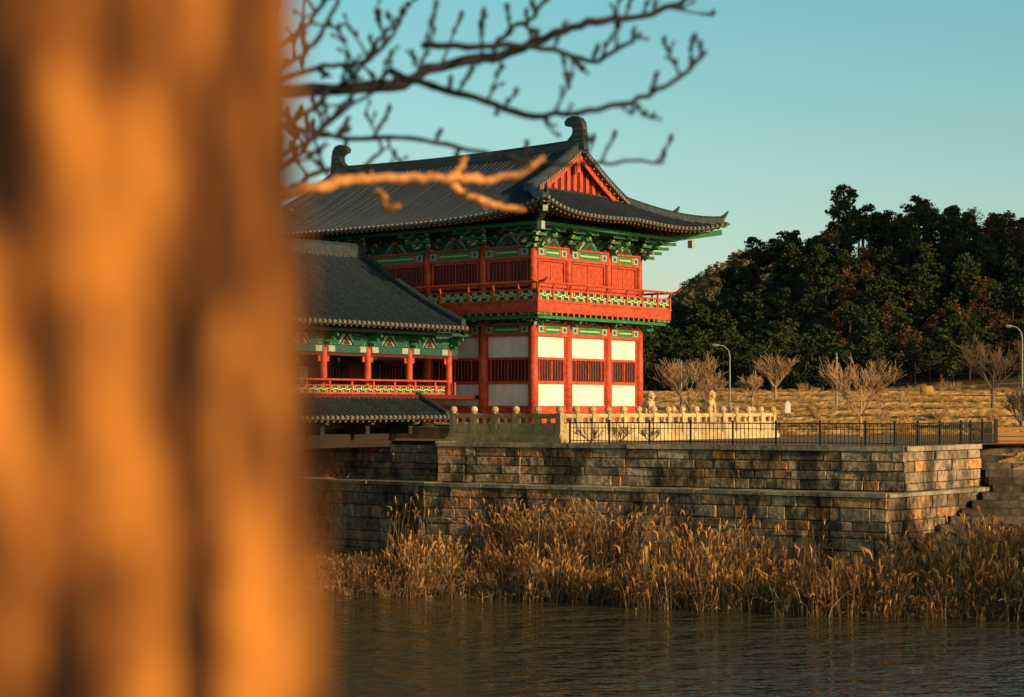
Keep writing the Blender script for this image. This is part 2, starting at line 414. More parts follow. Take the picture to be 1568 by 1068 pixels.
for fn,a0,a1 in ((front,-EAV,17.2+EAV),(back,-EAV,17.2+EAV),(endn,-EAV,8.6+EAV),(endf,-EAV,8.6+EAV)):
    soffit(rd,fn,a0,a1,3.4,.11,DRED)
    rafters(rd,fn,a0,a1)
    n=40
    for i in range(n):
        p=Vector(fn(a0+(a1-a0)*i/n,.1)); q=Vector(fn(a0+(a1-a0)*(i+1)/n,.1))
        rd.beam(p-Vector((0,0,.10)),q-Vector((0,0,.10)),.08,.05,GREEN)
        p=Vector(fn(a0+(a1-a0)*i/n,.8)); q=Vector(fn(a0+(a1-a0)*(i+1)/n,.8))
        if i>1 and i<n-2: rd.beam(p-Vector((0,0,.27)),q-Vector((0,0,.27)),.06,.07,RED)
rd.obj('rafters_and_eaves',parent=tower)
rg=MB()
pts=[]
for i in range(25):
    v=.2+16.8*i/24; p=warp(4.3,v,zp(7.1)); pts.append((p[0],p[1],p[2]-.08))
rg.sweep(pts,.42,.50,TILE,.2)
for k in (.14,.28): 
    rg.sweep([(p[0],p[1],p[2]+k) for p in pts],.47,.025,TEND,0)
for sv,vv in ((1,VG),(-1,17.2-VG)):
    for fn,su in ((front,1),(back,-1)):
        pts=[]
        for i in range(13):
            s=7.1-(7.1-3.0)*i/12; p=fn(vv+.12*sv,s); pts.append((p[0],p[1],p[2]+.02+(.10*(i/12)**3)))
        rg.sweep(pts,.34,.36,TILE,.1)
        for i in range(24):
            p=Vector(pts[i//2]).lerp(Vector(pts[i//2+1]),.5*(i%2)); 
            rg.tube([p+Vector((0,-.12*sv,-.06)),p+Vector((0,-.34*sv,-.10))],[.075,.07],8,TEND)
        for i in range(12):
            p=Vector(pts[i]);q=Vector(pts[i+1])
            rg.beam(p+Vector((0,-.16*sv,-.17)),q+Vector((0,-.16*sv,-.17)),.30,.06,TILE)
            rg.beam(p+Vector((0,-.02*sv,-.36)),q+Vector((0,-.02*sv,-.36)),.07,.32,RED)
            rg.beam(p+Vector((0,-.20*sv,-.25)),p+Vector((0,.35*sv,-.25)),.09,.09,GREEN,DOT)
    for su,uc in ((-1,-EAV),(1,8.6+EAV)):
        pts=[];
        for i in range(12):
            s=3.25-(3.25-.15)*i/11
            u=(-EAV+s) if su<0 else (8.6+EAV-s); v=(-EAV+s) if sv>0 else (17.2+EAV-s)
            p=warp(u,v,zp(s)); pts.append((p[0],p[1],p[2]+.03))
        rg.sweep(pts,.30,.34,TILE,.12)
        e=Vector(pts[-1]); d=(Vector(pts[-1])-Vector(pts[-2])); d.z=0; d.normalize()
        rg.tube([e-d*.15+Vector((0,0,.2)),e+d*.05+Vector((0,0,.36)),e+d*.22+Vector((0,0,.58))],[.13,.10,.04],8,TILE)
        e=Vector(pts[6]); rg.tube([e-d*.1+Vector((0,0,.3)),e+d*.08+Vector((0,0,.45)),e+d*.18+Vector((0,0,.62))],[.11,.09,.04],8,TILE)
    gv=.9 if sv>0 else 16.3
    nb=30
    for i in range(nb):
        u0=.45+7.7*i/nb; u1=.45+7.7*(i+1)/nb; um=(u0+u1)/2
        zt=zp(7.1-abs(um-4.3))-.28+.3
        rg.box((u0+.0,gv-.03*(1 if i%2 else -1),9.9),(u1,gv+.05,max(10.0,zt)),RED if i%2 else DRED)
    gz=zp(3.55)
    yy=gv-.10*sv
    rg.box((0.35,yy-.05,gz-.02),(8.25,yy+.05,gz+.12),TEND)
    rg.box((.6,yy-.16,gz+.12),(8.0,yy+.05,gz+.18),TILE)
    rg.box((4.15,gv-.32*sv-.03,zp(7.1)-1.05),(4.45,gv-.32*sv+.03,zp(7.1)-.35),RED)
    base=zp(7.1)+.36; o0=(.35 if sv>0 else 16.85); K=1.05
    prof=[(.86,0),(.68,.22),(.48,.40),(.42,.60),(.46,.74),(.60,.82),(.84,.84),(.90,1.02),(.76,1.18),(.42,1.28),(.08,1.20),(-.10,.95),(-.16,.55),(-.20,.2),(-.24,-.35),(.86,-.35)]
    vs=[(4.3-.20,o0+sv*x*K,base+z*K) for x,z in prof]+[(4.3+.20,o0+sv*x*K,base+z*K) for x,z in prof]
    n=len(prof)
    rg.raw(vs,[tuple(range(n)),tuple(range(2*n-1,n-1,-1))]+[(i,(i+1)%n,n+(i+1)%n,n+i) for i in range(n)],TILE)
    for z in (.15,.4,.65): rg.box((4.3-.22,o0-sv*.19*K,base+z*K),(4.3+.22,o0+sv*.36*K,base+z*K+.04),TEND)
rg.obj('ridges_and_gables',parent=tower)
pl=MB()
pl.box((-1.4,-1.4,-1.6),(10.0,18.6,-.95),STONE)
pl.box((-1.55,-1.55,-1.03),(10.15,18.75,-.90),COPE)
pl.obj('stone_plinth',parent=tower)

# ================================================================== COVERED BRIDGE
bridge=empty('covered_bridge',(OX,OY,0),ANG)
UE=-2.42; UF=-39.0
cm=MB()
cz=lambda s: 3.66+.42*s+.019*s*s
cf=lambda a,s:(a,8.6-6.7+s,cz(s)); cb=lambda a,s:(a,8.6+6.7-s,cz(s))
tile_patch(cm,UF,UE,lambda a:6.7,cf,rows=14); tile_patch(cm,UF,UE,lambda a:6.7,cb,rows=14)
kf=lambda a,s:(a,1.55+s,-.42+.42*s+.03*s*s); kb=lambda a,s:(a,15.65-s,-.42+.42*s+.03*s*s)
tile_patch(cm,UF,-4.1,lambda a:2.15,kf,rows=6); tile_patch(cm,UF,-4.1,lambda a:2.15,kb,rows=6)
cm.obj('roof_tiles',parent=bridge)
c2=MB()
c2.sweep([(UF,8.6,7.34),((UF+UE)/2,8.6,7.27),(UE,8.6,7.4)],.45,.50,TILE,.2)
for fn in (cf,cb):
    pts=[fn(UE-.18,6.7-6.55*i/12) for i in range(13)]
    c2.sweep([(p[0],p[1],p[2]+.04) for p in pts],.32,.34,TILE,.1)
    for i in range(12):
        p=Vector(pts[i])+Vector((.12,0,-.26)); q=Vector(pts[i+1])+Vector((.12,0,-.26)); c2.beam(p,q,.06,.3,DRED)
    n=int((UE-UF)/.36)
    for i in range(n+1):
        a=UF+.1+(UE-UF-.2)*i/n
        g=lambda s,d: Vector(fn(a,s))-Vector((0,0,d))
        c2.beam(g(.14,.17),g(1.0,.19),.10,.10,GREEN,DOT)
        c2.tube([g(.75,.32),g(2.4,.36)],.07,6,TEAL)
        c2.tube([g(.73,.32),g(.745,.32)],.06,6,DOT)
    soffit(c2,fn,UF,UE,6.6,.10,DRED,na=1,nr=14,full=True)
for fn in (kf,kb):
    n=int((-4.1-UF)/.36)
    for i in range(n+1):
        a=UF+.1+(-4.2-UF-.2)*i/n
        g=lambda s,d: Vector(fn(a,s))-Vector((0,0,d))
        c2.beam(g(.14,.19),g(2.0,.22),.11,.11,TEAL,DOT)
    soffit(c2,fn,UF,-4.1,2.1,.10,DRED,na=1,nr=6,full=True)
    c2.sweep([Vector(fn(-4.2,2.1)),Vector(fn(-4.2,.1))],.26,.26,TILE,.1)
c2.face([(UE-.6,2.5,3.8),(UE-.6,14.7,3.8),(UE-.6,8.6,7.2)],DRED)
c2.obj('rafters_and_ridges',parent=bridge)
c3=MB()
us=[]; u=-1.5
while u>UF: us.append(u); u-=2.8
for vy,sgn in ((3.9,-1),(13.3,1)):
    for u in us:
        c3.tube([(u,vy,.4),(u,vy,2.75)],[.17,.155],12,RED)
        for k in range(3):
            z=2.78+k*.2; L=.25+.2*k
            c3.box((u-L,vy-.07,z),(u+L,vy+.07,z+.13),GREEN if k%2 else TEAL)
            c3.box((u-L-.03,vy-.055,z+.01),(u-L,vy+.055,z+.12),PALE); c3.box((u+L,vy-.055,z+.01),(u+L+.03,vy+.055,z+.12),PALE)
            c3.box((u-.06,vy+sgn*.07,z+.0),(u+.06,vy+sgn*(.35+.22*k),z+.13),GREEN)
            c3.box((u-.05,vy+sgn*(.35+.22*k),z-.04),(u+.05,vy+sgn*(.45+.22*k),z+.08),GREEN)
    c3.box((UF,vy-.09,2.30),(UE+1.5,vy+.09,2.42),DRED)
    c3.box((UF,vy-.10,2.44),(UE+1.5,vy+.10,2.76),TEAL)
    c3.box((UF,vy-.04,2.78),(UE+1.5,vy+.04,3.35),TEAL)
    c3.box((UF,vy-.1,3.36),(UE+1.4,vy+.1,3.56),TEAL)
    c3.box((UF,vy+sgn*.95-.08,3.33),(UE+1.4,vy+sgn*.95+.08,3.47),TEAL)
    for i in range(len(us)-1):
        mid=(us[i]+us[i+1])/2
        c3.face([(mid-.5,vy+sgn*.05,2.80),(mid+.5,vy+sgn*.05,2.80),(mid+.28,vy+sgn*.05,3.26),(mid-.28,vy+sgn*.05,3.26)],PALE)
        c3.face([(mid-.26,vy+sgn*.06,2.81),(mid+.26,vy+sgn*.06,2.81),(mid,vy+sgn*.06,3.12)],DRED)
        c3.beam((mid-.42,vy+sgn*.09,2.82),(mid-.02,vy+sgn*.09,3.22),.07,.07,TEAL)
        c3.beam((mid+.42,vy+sgn*.09,2.82),(mid+.02,vy+sgn*.09,3.22),.07,.07,TEAL)
        c3.box((us[i]-.2,vy+sgn*.11-.012,2.47),(us[i]-.6,vy+sgn*.11+.012,2.73),PALE)
        c3.box((us[i+1]+.2,vy+sgn*.11-.012,2.47),(us[i+1]+.6,vy+sgn*.11+.012,2.73),PALE)
        c3.box((us[i]-.2,vy+sgn*.02,2.05),(us[i]-.34,vy-sgn*.02,2.30),RED); c3.box((us[i+1]+.2,vy+sgn*.02,2.05),(us[i+1]+.34,vy-sgn*.02,2.30),RED)
    ry=vy+sgn*.35
    c3.box((UF,ry-.04,.62),(-2.2,ry+.04,.70),RED); c3.box((UF,ry-.04,.96),(-2.2,ry+.04,1.02),RED)
    c3.tube([(UF,ry+sgn*.1,1.24),(-2.0,ry+sgn*.1,1.24)],.045,8,RED)
    c3.box((UF,ry-sgn*.05,.70),(-2.2,ry-sgn*.06,.96),TEAL)
    fret(c3,lambda a,o,z:(a,ry+o,z),UF,-2.2,.70,.96,CREAM,t=.045,unit=.5)
    for u in us+[q-1.4 for q in us]:
        c3.box((u-.05,ry-.05,.5),(u+.05,ry+.05,1.2),RED)
for u in us:
    c3.box((u-.1,4.0,2.5),(u+.1,13.2,2.8),DRED)
for i in range(len(us)-1):
    ua,ub=us[i+1]+.17,us[i]-.17
    if i%3==1:
        c3.box((ua,8.3,1.9),(ub,8.42,2.5),TIMB); c3.box((ua,8.3,.6),(ua+.5,8.42,1.9),WHITE); 
    else:
        c3.box((ua,8.3,.6),(ub,8.42,2.5),TIMB); c3.box((ua+.4,8.27,1.2),(ub-.4,8.3,2.1),DRED)
c3.box((UF,3.3,.42),(0.0,13.9,.60),DRED)
c3.box((UF,3.6,-.9),(-4.5,13.6,.40),TIMB)
for i in range(12):
    u=-6-i*2.8
    c3.box((u-.12,2.3,-1.15),(u+.12,14.9,-.75),TIMB); c3.box((u-.10,2.0,-.72),(u+.10,15.2,-.5),TEAL)
c3.box((UF,3.2,-1.45),(-6.0,3.6,-1.15),TIMB); c3.box((UF,13.6,-1.45),(-6.0,14.0,-1.15),TIMB)
c3.box((UF,2.9,-1.72),(-6.4,14.3,-1.45),TIMB)
c3.box((UF,2.2,-.48),(-4.3,2.36,-.32),TEAL)
c3.obj('timber_frame',parent=bridge)

# ------------------------------------------------------------------ stone block walls
def blockwall(mb,p0,p1,z0,z1,rh=.36,seed=0,thick=.45,mn=.5,mx=1.35,batter=0.0):
    rnd=random.Random(seed)
    p0=Vector(p0);p1=Vector(p1);d=(p1-p0);L=d.length;d.normalize();n=Vector((d.y,-d.x))
    rows=max(1,round((z1-z0)/rh)); hs=[rnd.uniform(.65,1.35) for _ in range(rows)]; S=sum(hs); z=z0
    for r in range(rows):
        h=hs[r]/S*(z1-z0); bo=batter*(z1-z-h/2); a=0
        while a<L-.05:
            wd=rnd.uniform(mn,mx) if rnd.random()<.72 else rnd.uniform(mn*.5,mn)
            if L-a-wd<mn*.6: wd=L-a
            pr=rnd.uniform(-.03,.06)+bo; g=rnd.uniform(.006,.018); ch=rnd.uniform(.012,.04)
            tl=rnd.uniform(-.03,.03)
            j=lambda: rnd.uniform(-.018,.018)
            def pt(x,o,zz): q=p0+d*x+n*o; return (q.x,q.y,zz)
            a0=a+g;a1=a+wd-g;za=z+g;zb=z+h-g
            vs=[pt(a0,-thick,za),pt(a1,-thick,za),pt(a1,-thick,zb),pt(a0,-thick,zb),
                pt(a0,pr-ch-tl,za),pt(a1,pr-ch+tl,za),pt(a1,pr-ch+tl,zb),pt(a0,pr-ch-tl,zb),
                pt(a0+ch+j(),pr+j()-tl,za+ch+j()),pt(a1-ch+j(),pr+j()+tl,za+ch+j()),pt(a1-ch+j(),pr+j()+tl,zb-ch+j()),pt(a0+ch+j(),pr+j()-tl,zb-ch+j())]
            mb.raw(vs,[(3,2,1,0),(0,1,5,4),(1,2,6,5),(2,3,7,6),(3,0,4,7),(4,5,9,8),(5,6,10,9),(6,7,11,10),(7,4,8,11),(8,9,10,11)],BLOCK)
            a+=wd
        z+=h
    c=(p0+p1)/2-n*(.10+thick/2); mb.obox((c.x,c.y),d,L-.02,thick,z0+.01,z1-.03,MORT)
def coping(mb,p0,p1,z0,z1,out,inn,seed=0,mn=.9,mx=1.8,mat=COPE):
    rnd=random.Random(seed); p0=Vector(p0);p1=Vector(p1);d=(p1-p0);L=d.length;d.normalize();n=Vector((d.y,-d.x)); a=0
    while a<L-.05:
        wd=rnd.uniform(mn,mx)
        if L-a-wd<.5: wd=L-a
        o=out+rnd.uniform(-.025,.03); c=p0+d*(a+wd/2)+n*((o-inn)/2)
        mb.obox((c.x,c.y),d,wd-.015,o+inn,z0,z1+rnd.uniform(-.012,.012),mat); a+=wd
Lp=[(-26,95.0),(-9.6,81.0),(-3.57,75.8),(13.5,65.8),(18.9,71.8)]
Wp=[(-3.1,76.7),(14.45,67.35),(18.5,72.3)]
rw=MB()
for i in range(len(Lp)-1): blockwall(rw,Lp[i],Lp[i+1],-7.4 if i<3 else -6.5,-3.25,seed=i+3,rh=.42,batter=.04,mn=.65,mx=1.5)
for i in range(len(Lp)-1): coping(rw,Lp[i],Lp[i+1],-3.24,-3.10,.10,1.35,seed=i)
for i in range(len(Wp)-1): blockwall(rw,Wp[i],Wp[i+1],-3.09,-1.62,seed=i+20,rh=.37,batter=.02,mn=.6,mx=1.7)
for i in range(len(Wp)-1): coping(rw,Wp[i],Wp[i+1],-1.61,-1.43,.12,.55,seed=i+9)
A1=LW(-6.6,-.2); A2=LW(-6.6,19.0)
blockwall(rw,A2,A1,-3.3,-1.62,seed=41); blockwall(rw,A1,Wp[0],-3.3,-1.62,seed=42)
coping(rw,A1,Wp[0],-1.61,-1.43,.12,.55,seed=19)
rw.obj('stone_retaining_wall')
pr_=MB()
for u in (-19.5,-32.5):
    q=[LW(u+1.3,1.5),LW(u-1.3,1.5),LW(u-1.3,15.7),LW(u+1.3,15.7)]
    nose1=LW(u,-.8); nose2=LW(u,18.0)
    seq=[q[0],nose1,q[1],q[2],nose2,q[3],q[0]]
    seq=seq[::-1]
    for i in range(6):
        blockwall(pr_,seq[i],seq[i+1],-9,-1.75,seed=int(60+i-u))
pr_.obj('bridge_pier')

tp=MB()
poly=[Wp[0],Wp[1],Wp[2],(26,80),(30,96),(-4,110),LW(-6.6,18),LW(-6.6,-.2)]
tp.face([(x,y,-1.455) for x,y in poly],0)
pave=new_mat('dry_lawn_terrace',(0.26,0.15,0.05),0.95,0.5,1.5,bump=.6,bscale=6,second=(0.13,0.085,0.03))
tp.obj('terrace_ground',[pave])

# ------------------------------------------------------------------ stone balustrade
bs=MB()
def balustrade(p0,p1,z0,n,skipfirst=False):
    p0=Vector(p0);p1=Vector(p1);d=(p1-p0);L=d.length;d.normalize()
    c=(p0+p1)/2; bs.obox((c.x,c.y),d,L+.5,.55,z0-.33,z0-.12,STONE); bs.obox((c.x,c.y),d,L+.3,.40,z0-.12,z0,STONE)
    for i in range(n+1):
        q=p0+d*L*i/n
        if not(skipfirst and i==0):
            bs.obox((q.x,q.y),d,.26,.26,z0,z0+.90,STONE)
            bs.tube([(q.x,q.y,z0+.90),(q.x,q.y,z0+.93),(q.x,q.y,z0+.97),(q.x,q.y,z0+1.04),(q.x,q.y,z0+1.13),(q.x,q.y,z0+1.18),(q.x,q.y,z0+1.20)],[.10,.10,.15,.165,.15,.09,.02],10,STONE)
        if i<n:
            m=p0+d*L*(i+.5)/n; l=L/n-.26
            bs.obox((m.x,m.y),d,l,.13,z0,z0+.46,STONE)
            bs.obox((m.x,m.y),d,l-.2,.16,z0+.10,z0+.36,STONE)
            a=m-d*l/2;b_=m+d*l/2
            bs.tube([(a.x,a.y,z0+.78),(b_.x,b_.y,z0+.78)],.10,8,STONE)
            for e in (-.28,.28) if l>.9 else (0,):
                g=m+d*e*l
                bs.tube([(g.x,g.y,z0+.46),(g.x,g.y,z0+.52),(g.x,g.y,z0+.6),(g.x,g.y,z0+.72)],[.06,.11,.06,.12],8,STONE)
P1=LW(-6.2,-6.2); P2=LW(11.2,-6.2); P0=LW(-6.2,-.4)
balustrade(P1,P0,-1.12,5); balustrade(P1,P2,-1.12,15,True)
P3=LW(11.2,2); balustrade(P2,P3,-1.12,7,True)
bs.obj('stone_balustrade')
def statue(name,x,y,z0,s=1.0,rz=0):
    m=MB()
    m.box((-.30,-.30,0),(.30,.30,.85),STONE); m.box((-.37,-.37,.85),(.37,.37,1.0),STONE); m.box((-.37,-.37,-.1),(.37,.37,.08),STONE)
    m.tube([(-.18,0,1.0),(-.14,0,1.2),(0,0,1.45),(.08,0,1.62)],[.22,.27,.24,.17],10,STONE)
    m.tube([(.0,0,1.58),(.10,0,1.72),(.20,0,1.80),(.34,0,1.74)],[.17,.21,.19,.10],10,STONE)
    for sy in (-.12,.12):
        m.tube([(.14,sy,1.5),(.22,sy,1.25),(.22,sy,1.0)],[.08,.07,.08],8,STONE)
        m.tube([(-.1,sy*1.6,1.2),(.08,sy*1.7,1.15),(.10,sy*1.7,1.0)],[.12,.10,.07],8,STONE)
        m.tube([(.06,sy,1.86),(.03,sy*1.2,1.97)],[.05,.02],6,STONE)
    m.tube([(-.25,0,1.08),(-.36,0,1.25),(-.28,0,1.42)],[.06,.06,.03],6,STONE)
    o=m.obj(name,smooth=False); o.location=(x,y,z0); o.rotation_euler=(0,0,rz); o.scale=(s,s,s)
statue('stone_guardian_statue',6.45,86.4,-1.35,1.08,-.9); statue('stone_guardian_statue',9.7,90.0,-1.35,1.12,-.9)

fe=MB()
def fence(p0,p1,z0,h=.88):
    p0=Vector(p0);p1=Vector(p1);d=(p1-p0);L=d.length;d.normalize(); n=int(L/.16)
    for i in range(n+1):
        q=p0+d*L*i/n; big=i%11==0
        fe.obox((q.x,q.y),d,.065 if big else .022,.065 if big else .022,z0,z0+h+(.08 if big else 0),IRON)
    for z,t in ((z0+h-.03,.045),(z0+.12,.035),(z0+h*.72,.03)):
        fe.beam((p0.x,p0.y,z),(p1.x,p1.y,z),.03,t,IRON)
f0=(2.35,74.2); f1=(14.2,67.85); f2=(18.2,72.6); f3=(19.8,75.5)
fence(f0,f1,-1.44); fence(f1,f2,-1.44); fence(f2,f3,-1.44)
fe.obj('iron_fence')

# ------------------------------------------------------------------ terrain
land=[(-600,260),(-60,124),(-26,95),(-9.6,81),(-3.57,75.8),(13.5,65.8),(18.9,71.8),(19.1,74.9),(26,75.5),(60,70),(700,40)]
def polyY(x):
    for i in range(len(land)-1):
        if land[i][0]<=x<=land[i+1][0]:
            t=(x-land[i][0])/(land[i+1][0]-land[i][0]); return land[i][1]+t*(land[i+1][1]-land[i][1])
    return land[-1][1]
def sd_land(x,y):
    dm=1e9
    for i in range(len(land)-1):
        ax,ay=land[i];bx,by=land[i+1]; dx,dy=bx-ax,by-ay
        t=max(0,min(1,((x-ax)*dx+(y-ay)*dy)/(dx*dx+dy*dy))); dm=min(dm,math.hypot(x-ax-t*dx,y-ay-t*dy))
    return dm if y>polyY(x) else -dm
WE=[(-600,150),(-60,92),(-30,78),(-7.5,69.8),(0,67.2),(7.1,63.2),(16.9,60.3),(24,57),(34,50),(60,44),(700,30)]
def Yw(x):
    x=max(-599,min(699,x))
    for i in range(len(WE)-1):
        if WE[i][0]<=x<=WE[i+1][0]:
            t=(x-WE[i][0])/(WE[i+1][0]-WE[i][0]); return WE[i][1]+t*(WE[i+1][1]-WE[i][1])
def ss(a,b,x): t=max(0,min(1,(x-a)/(b-a))); return t*t*(3-2*t)
CR=[(-600,6),(-60,3),(0,2),(10,3),(21,5),(28,8.5),(34,13.5),(39,17),(45,19.6),(49,17.2),(54,19.9),(62,20.2),(75,20.8),(110,23),(200,20),(700,30)]
def crest(x):
    for i in range(len(CR)-1):
        if CR[i][0]<=x<=CR[i+1][0]:
            t=(x-CR[i][0])/(CR[i+1][0]-CR[i][0]); return CR[i][1]+t*(CR[i+1][1]-CR[i][1])
    return 20
def nz(x,y,s,o=0): return noise.noise(Vector((x*s+o,y*s,o*1.7)))
BANKS=(103,111,120,131,145,162)
def bank_y(x,y): return y+5*nz(x,y,.03)+.15*x
def terr(x,y):
    if y<32:
        t=ss(9,26,y); return -1.65-7.5*t+.04*nz(x,y,.8)
    yw=Yw(x)+.7*nz(x,0,.25,2); d=sd_land(x,y)
    if d<0.25:
        q=y-yw
        if q<0: return max(-9.2,-7.12+q*.35)
        za=-7.08+1.05*min(1,q/5.0)
        zb=-7.08+5.3*min(1,q/15.0)**2.2
        k=ss(14.5,19,x); z=za*(1-k)+zb*k
        return z+.10*nz(x,y,.7)
    lu=(x-OX)*ud.x+(y-OY)*ud.y; lv=(x-OX)*vd.x+(y-OY)*vd.y
    if x<18.8:
        z0=-6.1
        z=z0 if d<.6 else (z0+(-1.5-z0)*min(1,(d-.6)/2.6))
        if lv>-2.6:
            z=min(z,-3.35+1.85*ss(-6.7,-5.7,lu))
    else:
        z=-1.5-.4*(1-min(1,d/1.5))
    if y>96:
        yy=bank_y(x,y)
        for k,e in enumerate(BANKS):
            z+=.50*ss(e,e+1.5,yy)
    if y>162:
        z+=2.2*ss(160,186,y+8*nz(x,y,.025,8))*ss(25,60,x)
    if y>175:
        z+=(crest(x)+1.2*nz(x,y,.03,3))*ss(182,270,y+6*nz(x,y,.02,5))
        z-=max(0,y-330)*.03
    z+=33*math.exp(-((x-86)/42)**2-((y-640)/120)**2)
    z+=100*math.exp(-((x-238)/52)**2-((y-122)/60)**2)  # unseen ridge out of frame, added to shade the wooded hill
    if lv>-2.6 and lu<-5.5: return z
    return max(z,-1.6) if (d>4 and x<18.8) else z
def rng(a,b,s): 
    out=[];x=a
    while x<b-1e-6: out.append(x);x+=s
    return out
xs=rng(-3000,-600,600)+rng(-600,-60,40)+rng(-60,-25,3.5)+rng(-25,38,.7)+rng(38,130,3)+rng(130,340,12)+rng(340,700,60)+rng(700,3001,500)
ys=rng(-200,-20,30)+rng(-20,32,2)+rng(32,50,3)+rng(50,100,.7)+rng(100,180,.6)+rng(180,330,5)+rng(330,900,25)+rng(900,4001,500)
tm=MB()
for x in xs:
    for y in ys: tm.v.append((x,y,terr(max(-599,min(699,x)),y)))
M=len(ys)
for i in range(len(xs)-1):
    for j in range(M-1):
        tm.f.append((i*M+j,(i+1)*M+j,(i+1)*M+j+1,i*M+j+1)); tm.m.append(0)
gm=bpy.data.materials.new('dry_grass_ground'); gm.use_nodes=True
nt=gm.node_tree;N=nt.nodes;L=nt.links;b_=N['Principled BSDF'];b_.inputs['Roughness'].default_value=.95;b_.inputs['Specular IOR Level'].default_value=.1
tc=N.new('ShaderNodeTexCoord')
mpg=N.new('ShaderNodeMapping');mpg.inputs['Scale'].default_value=(.45,1.6,1);L.new(tc.outputs['Object'],mpg.inputs['Vector'])
n1=N.new('ShaderNodeTexNoise');n1.inputs['Scale'].default_value=.16;n1.inputs['Detail'].default_value=10;n1.inputs['Roughness'].default_value=.7
n2=N.new('ShaderNodeTexNoise');n2.inputs['Scale'].default_value=2.2;n2.inputs['Detail'].default_value=8
L.new(mpg.outputs[0],n1.inputs['Vector']);L.new(tc.outputs['Object'],n2.inputs['Vector'])
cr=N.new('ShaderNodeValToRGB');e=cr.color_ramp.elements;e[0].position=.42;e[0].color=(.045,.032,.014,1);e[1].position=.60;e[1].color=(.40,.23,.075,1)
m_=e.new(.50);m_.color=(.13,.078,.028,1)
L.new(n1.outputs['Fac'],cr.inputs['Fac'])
# sunlit gold of the terrace banks painted in by slope (steeper ground)
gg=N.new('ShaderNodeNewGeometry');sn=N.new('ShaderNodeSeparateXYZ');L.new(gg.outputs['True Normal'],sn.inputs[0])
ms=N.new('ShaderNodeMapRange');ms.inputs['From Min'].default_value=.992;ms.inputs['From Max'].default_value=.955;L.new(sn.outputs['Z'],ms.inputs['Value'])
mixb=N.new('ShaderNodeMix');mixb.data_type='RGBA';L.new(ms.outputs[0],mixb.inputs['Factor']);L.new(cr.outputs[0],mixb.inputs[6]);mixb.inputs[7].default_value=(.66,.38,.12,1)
mr=N.new('ShaderNodeMapRange');mr.inputs['From Min'].default_value=.3;mr.inputs['From Max'].default_value=.7;mr.inputs['To Min'].default_value=.5;mr.inputs['To Max'].default_value=1.4
L.new(n2.outputs['Fac'],mr.inputs['Value'])
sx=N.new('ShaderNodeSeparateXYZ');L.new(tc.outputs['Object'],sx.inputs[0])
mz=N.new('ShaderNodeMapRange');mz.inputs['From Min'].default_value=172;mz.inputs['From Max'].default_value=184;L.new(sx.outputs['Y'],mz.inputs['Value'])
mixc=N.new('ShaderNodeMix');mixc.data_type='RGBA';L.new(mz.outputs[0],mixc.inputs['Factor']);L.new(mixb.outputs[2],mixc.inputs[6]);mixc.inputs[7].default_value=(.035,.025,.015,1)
mzz=N.new('ShaderNodeMapRange');mzz.inputs['From Min'].default_value=-2.2;mzz.inputs['From Max'].default_value=-4.0;L.new(sx.outputs['Z'],mzz.inputs['Value'])
mixd=N.new('ShaderNodeMix');mixd.data_type='RGBA';L.new(mzz.outputs[0],mixd.inputs['Factor']);L.new(mixc.outputs[2],mixd.inputs[6]);mixd.inputs[7].default_value=(.045,.032,.017,1)
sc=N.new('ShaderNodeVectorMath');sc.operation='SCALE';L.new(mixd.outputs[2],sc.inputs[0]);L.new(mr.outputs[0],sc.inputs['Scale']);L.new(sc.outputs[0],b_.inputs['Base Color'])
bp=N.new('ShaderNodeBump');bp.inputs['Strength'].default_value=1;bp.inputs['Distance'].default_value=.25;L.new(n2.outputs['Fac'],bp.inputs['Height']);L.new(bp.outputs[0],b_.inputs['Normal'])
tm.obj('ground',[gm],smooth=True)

# ------------------------------------------------------------------ water
wm=bpy.data.materials.new('river_water'); wm.use_nodes=True
nt=wm.node_tree;N=nt.nodes;L=nt.links;b_=N['Principled BSDF']
b_.inputs['Base Color'].default_value=(.050,.040,.018,1);b_.inputs['Roughness'].default_value=.05;b_.inputs['IOR'].default_value=1.33
tc=N.new('ShaderNodeTexCoord')
def wn(scale,st,rot,dt=3):
    mp=N.new('ShaderNodeMapping');mp.inputs['Scale'].default_value=st;mp.inputs['Rotation'].default_value=(0,0,rot);L.new(tc.outputs['Object'],mp.inputs['Vector'])
    n=N.new('ShaderNodeTexNoise');n.inputs['Scale'].default_value=scale;n.inputs['Detail'].default_value=dt;n.inputs['Roughness'].default_value=.5;L.new(mp.outputs[0],n.inputs['Vector']);return n
a=wn(1.5,(.55,1.0,1),.45,3);b2=wn(.35,(.5,1.0,1),-.25,2)
ad=N.new('ShaderNodeMath');ad.operation='MULTIPLY_ADD';L.new(b2.outputs['Fac'],ad.inputs[0]);ad.inputs[1].default_value=1.2;L.new(a.outputs['Fac'],ad.inputs[2])
# gusts: patches of calmer and rougher water
gu=wn(.06,(.5,1.2,1),.2,2); gr=N.new('ShaderNodeMapRange');gr.inputs['From Min'].default_value=.38;gr.inputs['From Max'].default_value=.62;gr.inputs['To Min'].default_value=.22;gr.inputs['To Max'].default_value=.62;L.new(gu.outputs['Fac'],gr.inputs['Value'])
bp=N.new('ShaderNodeBump');bp.inputs['Strength'].default_value=1.0;L.new(gr.outputs[0],bp.inputs['Distance']);L.new(ad.outputs[0],bp.inputs['Height']);L.new(bp.outputs[0],b_.inputs['Normal'])
wt=MB(); wt.face([(-1500,15,-7),(1500,15,-7),(1500,260,-7),(-1500,260,-7)],0); wt.obj('river_water',[wm])

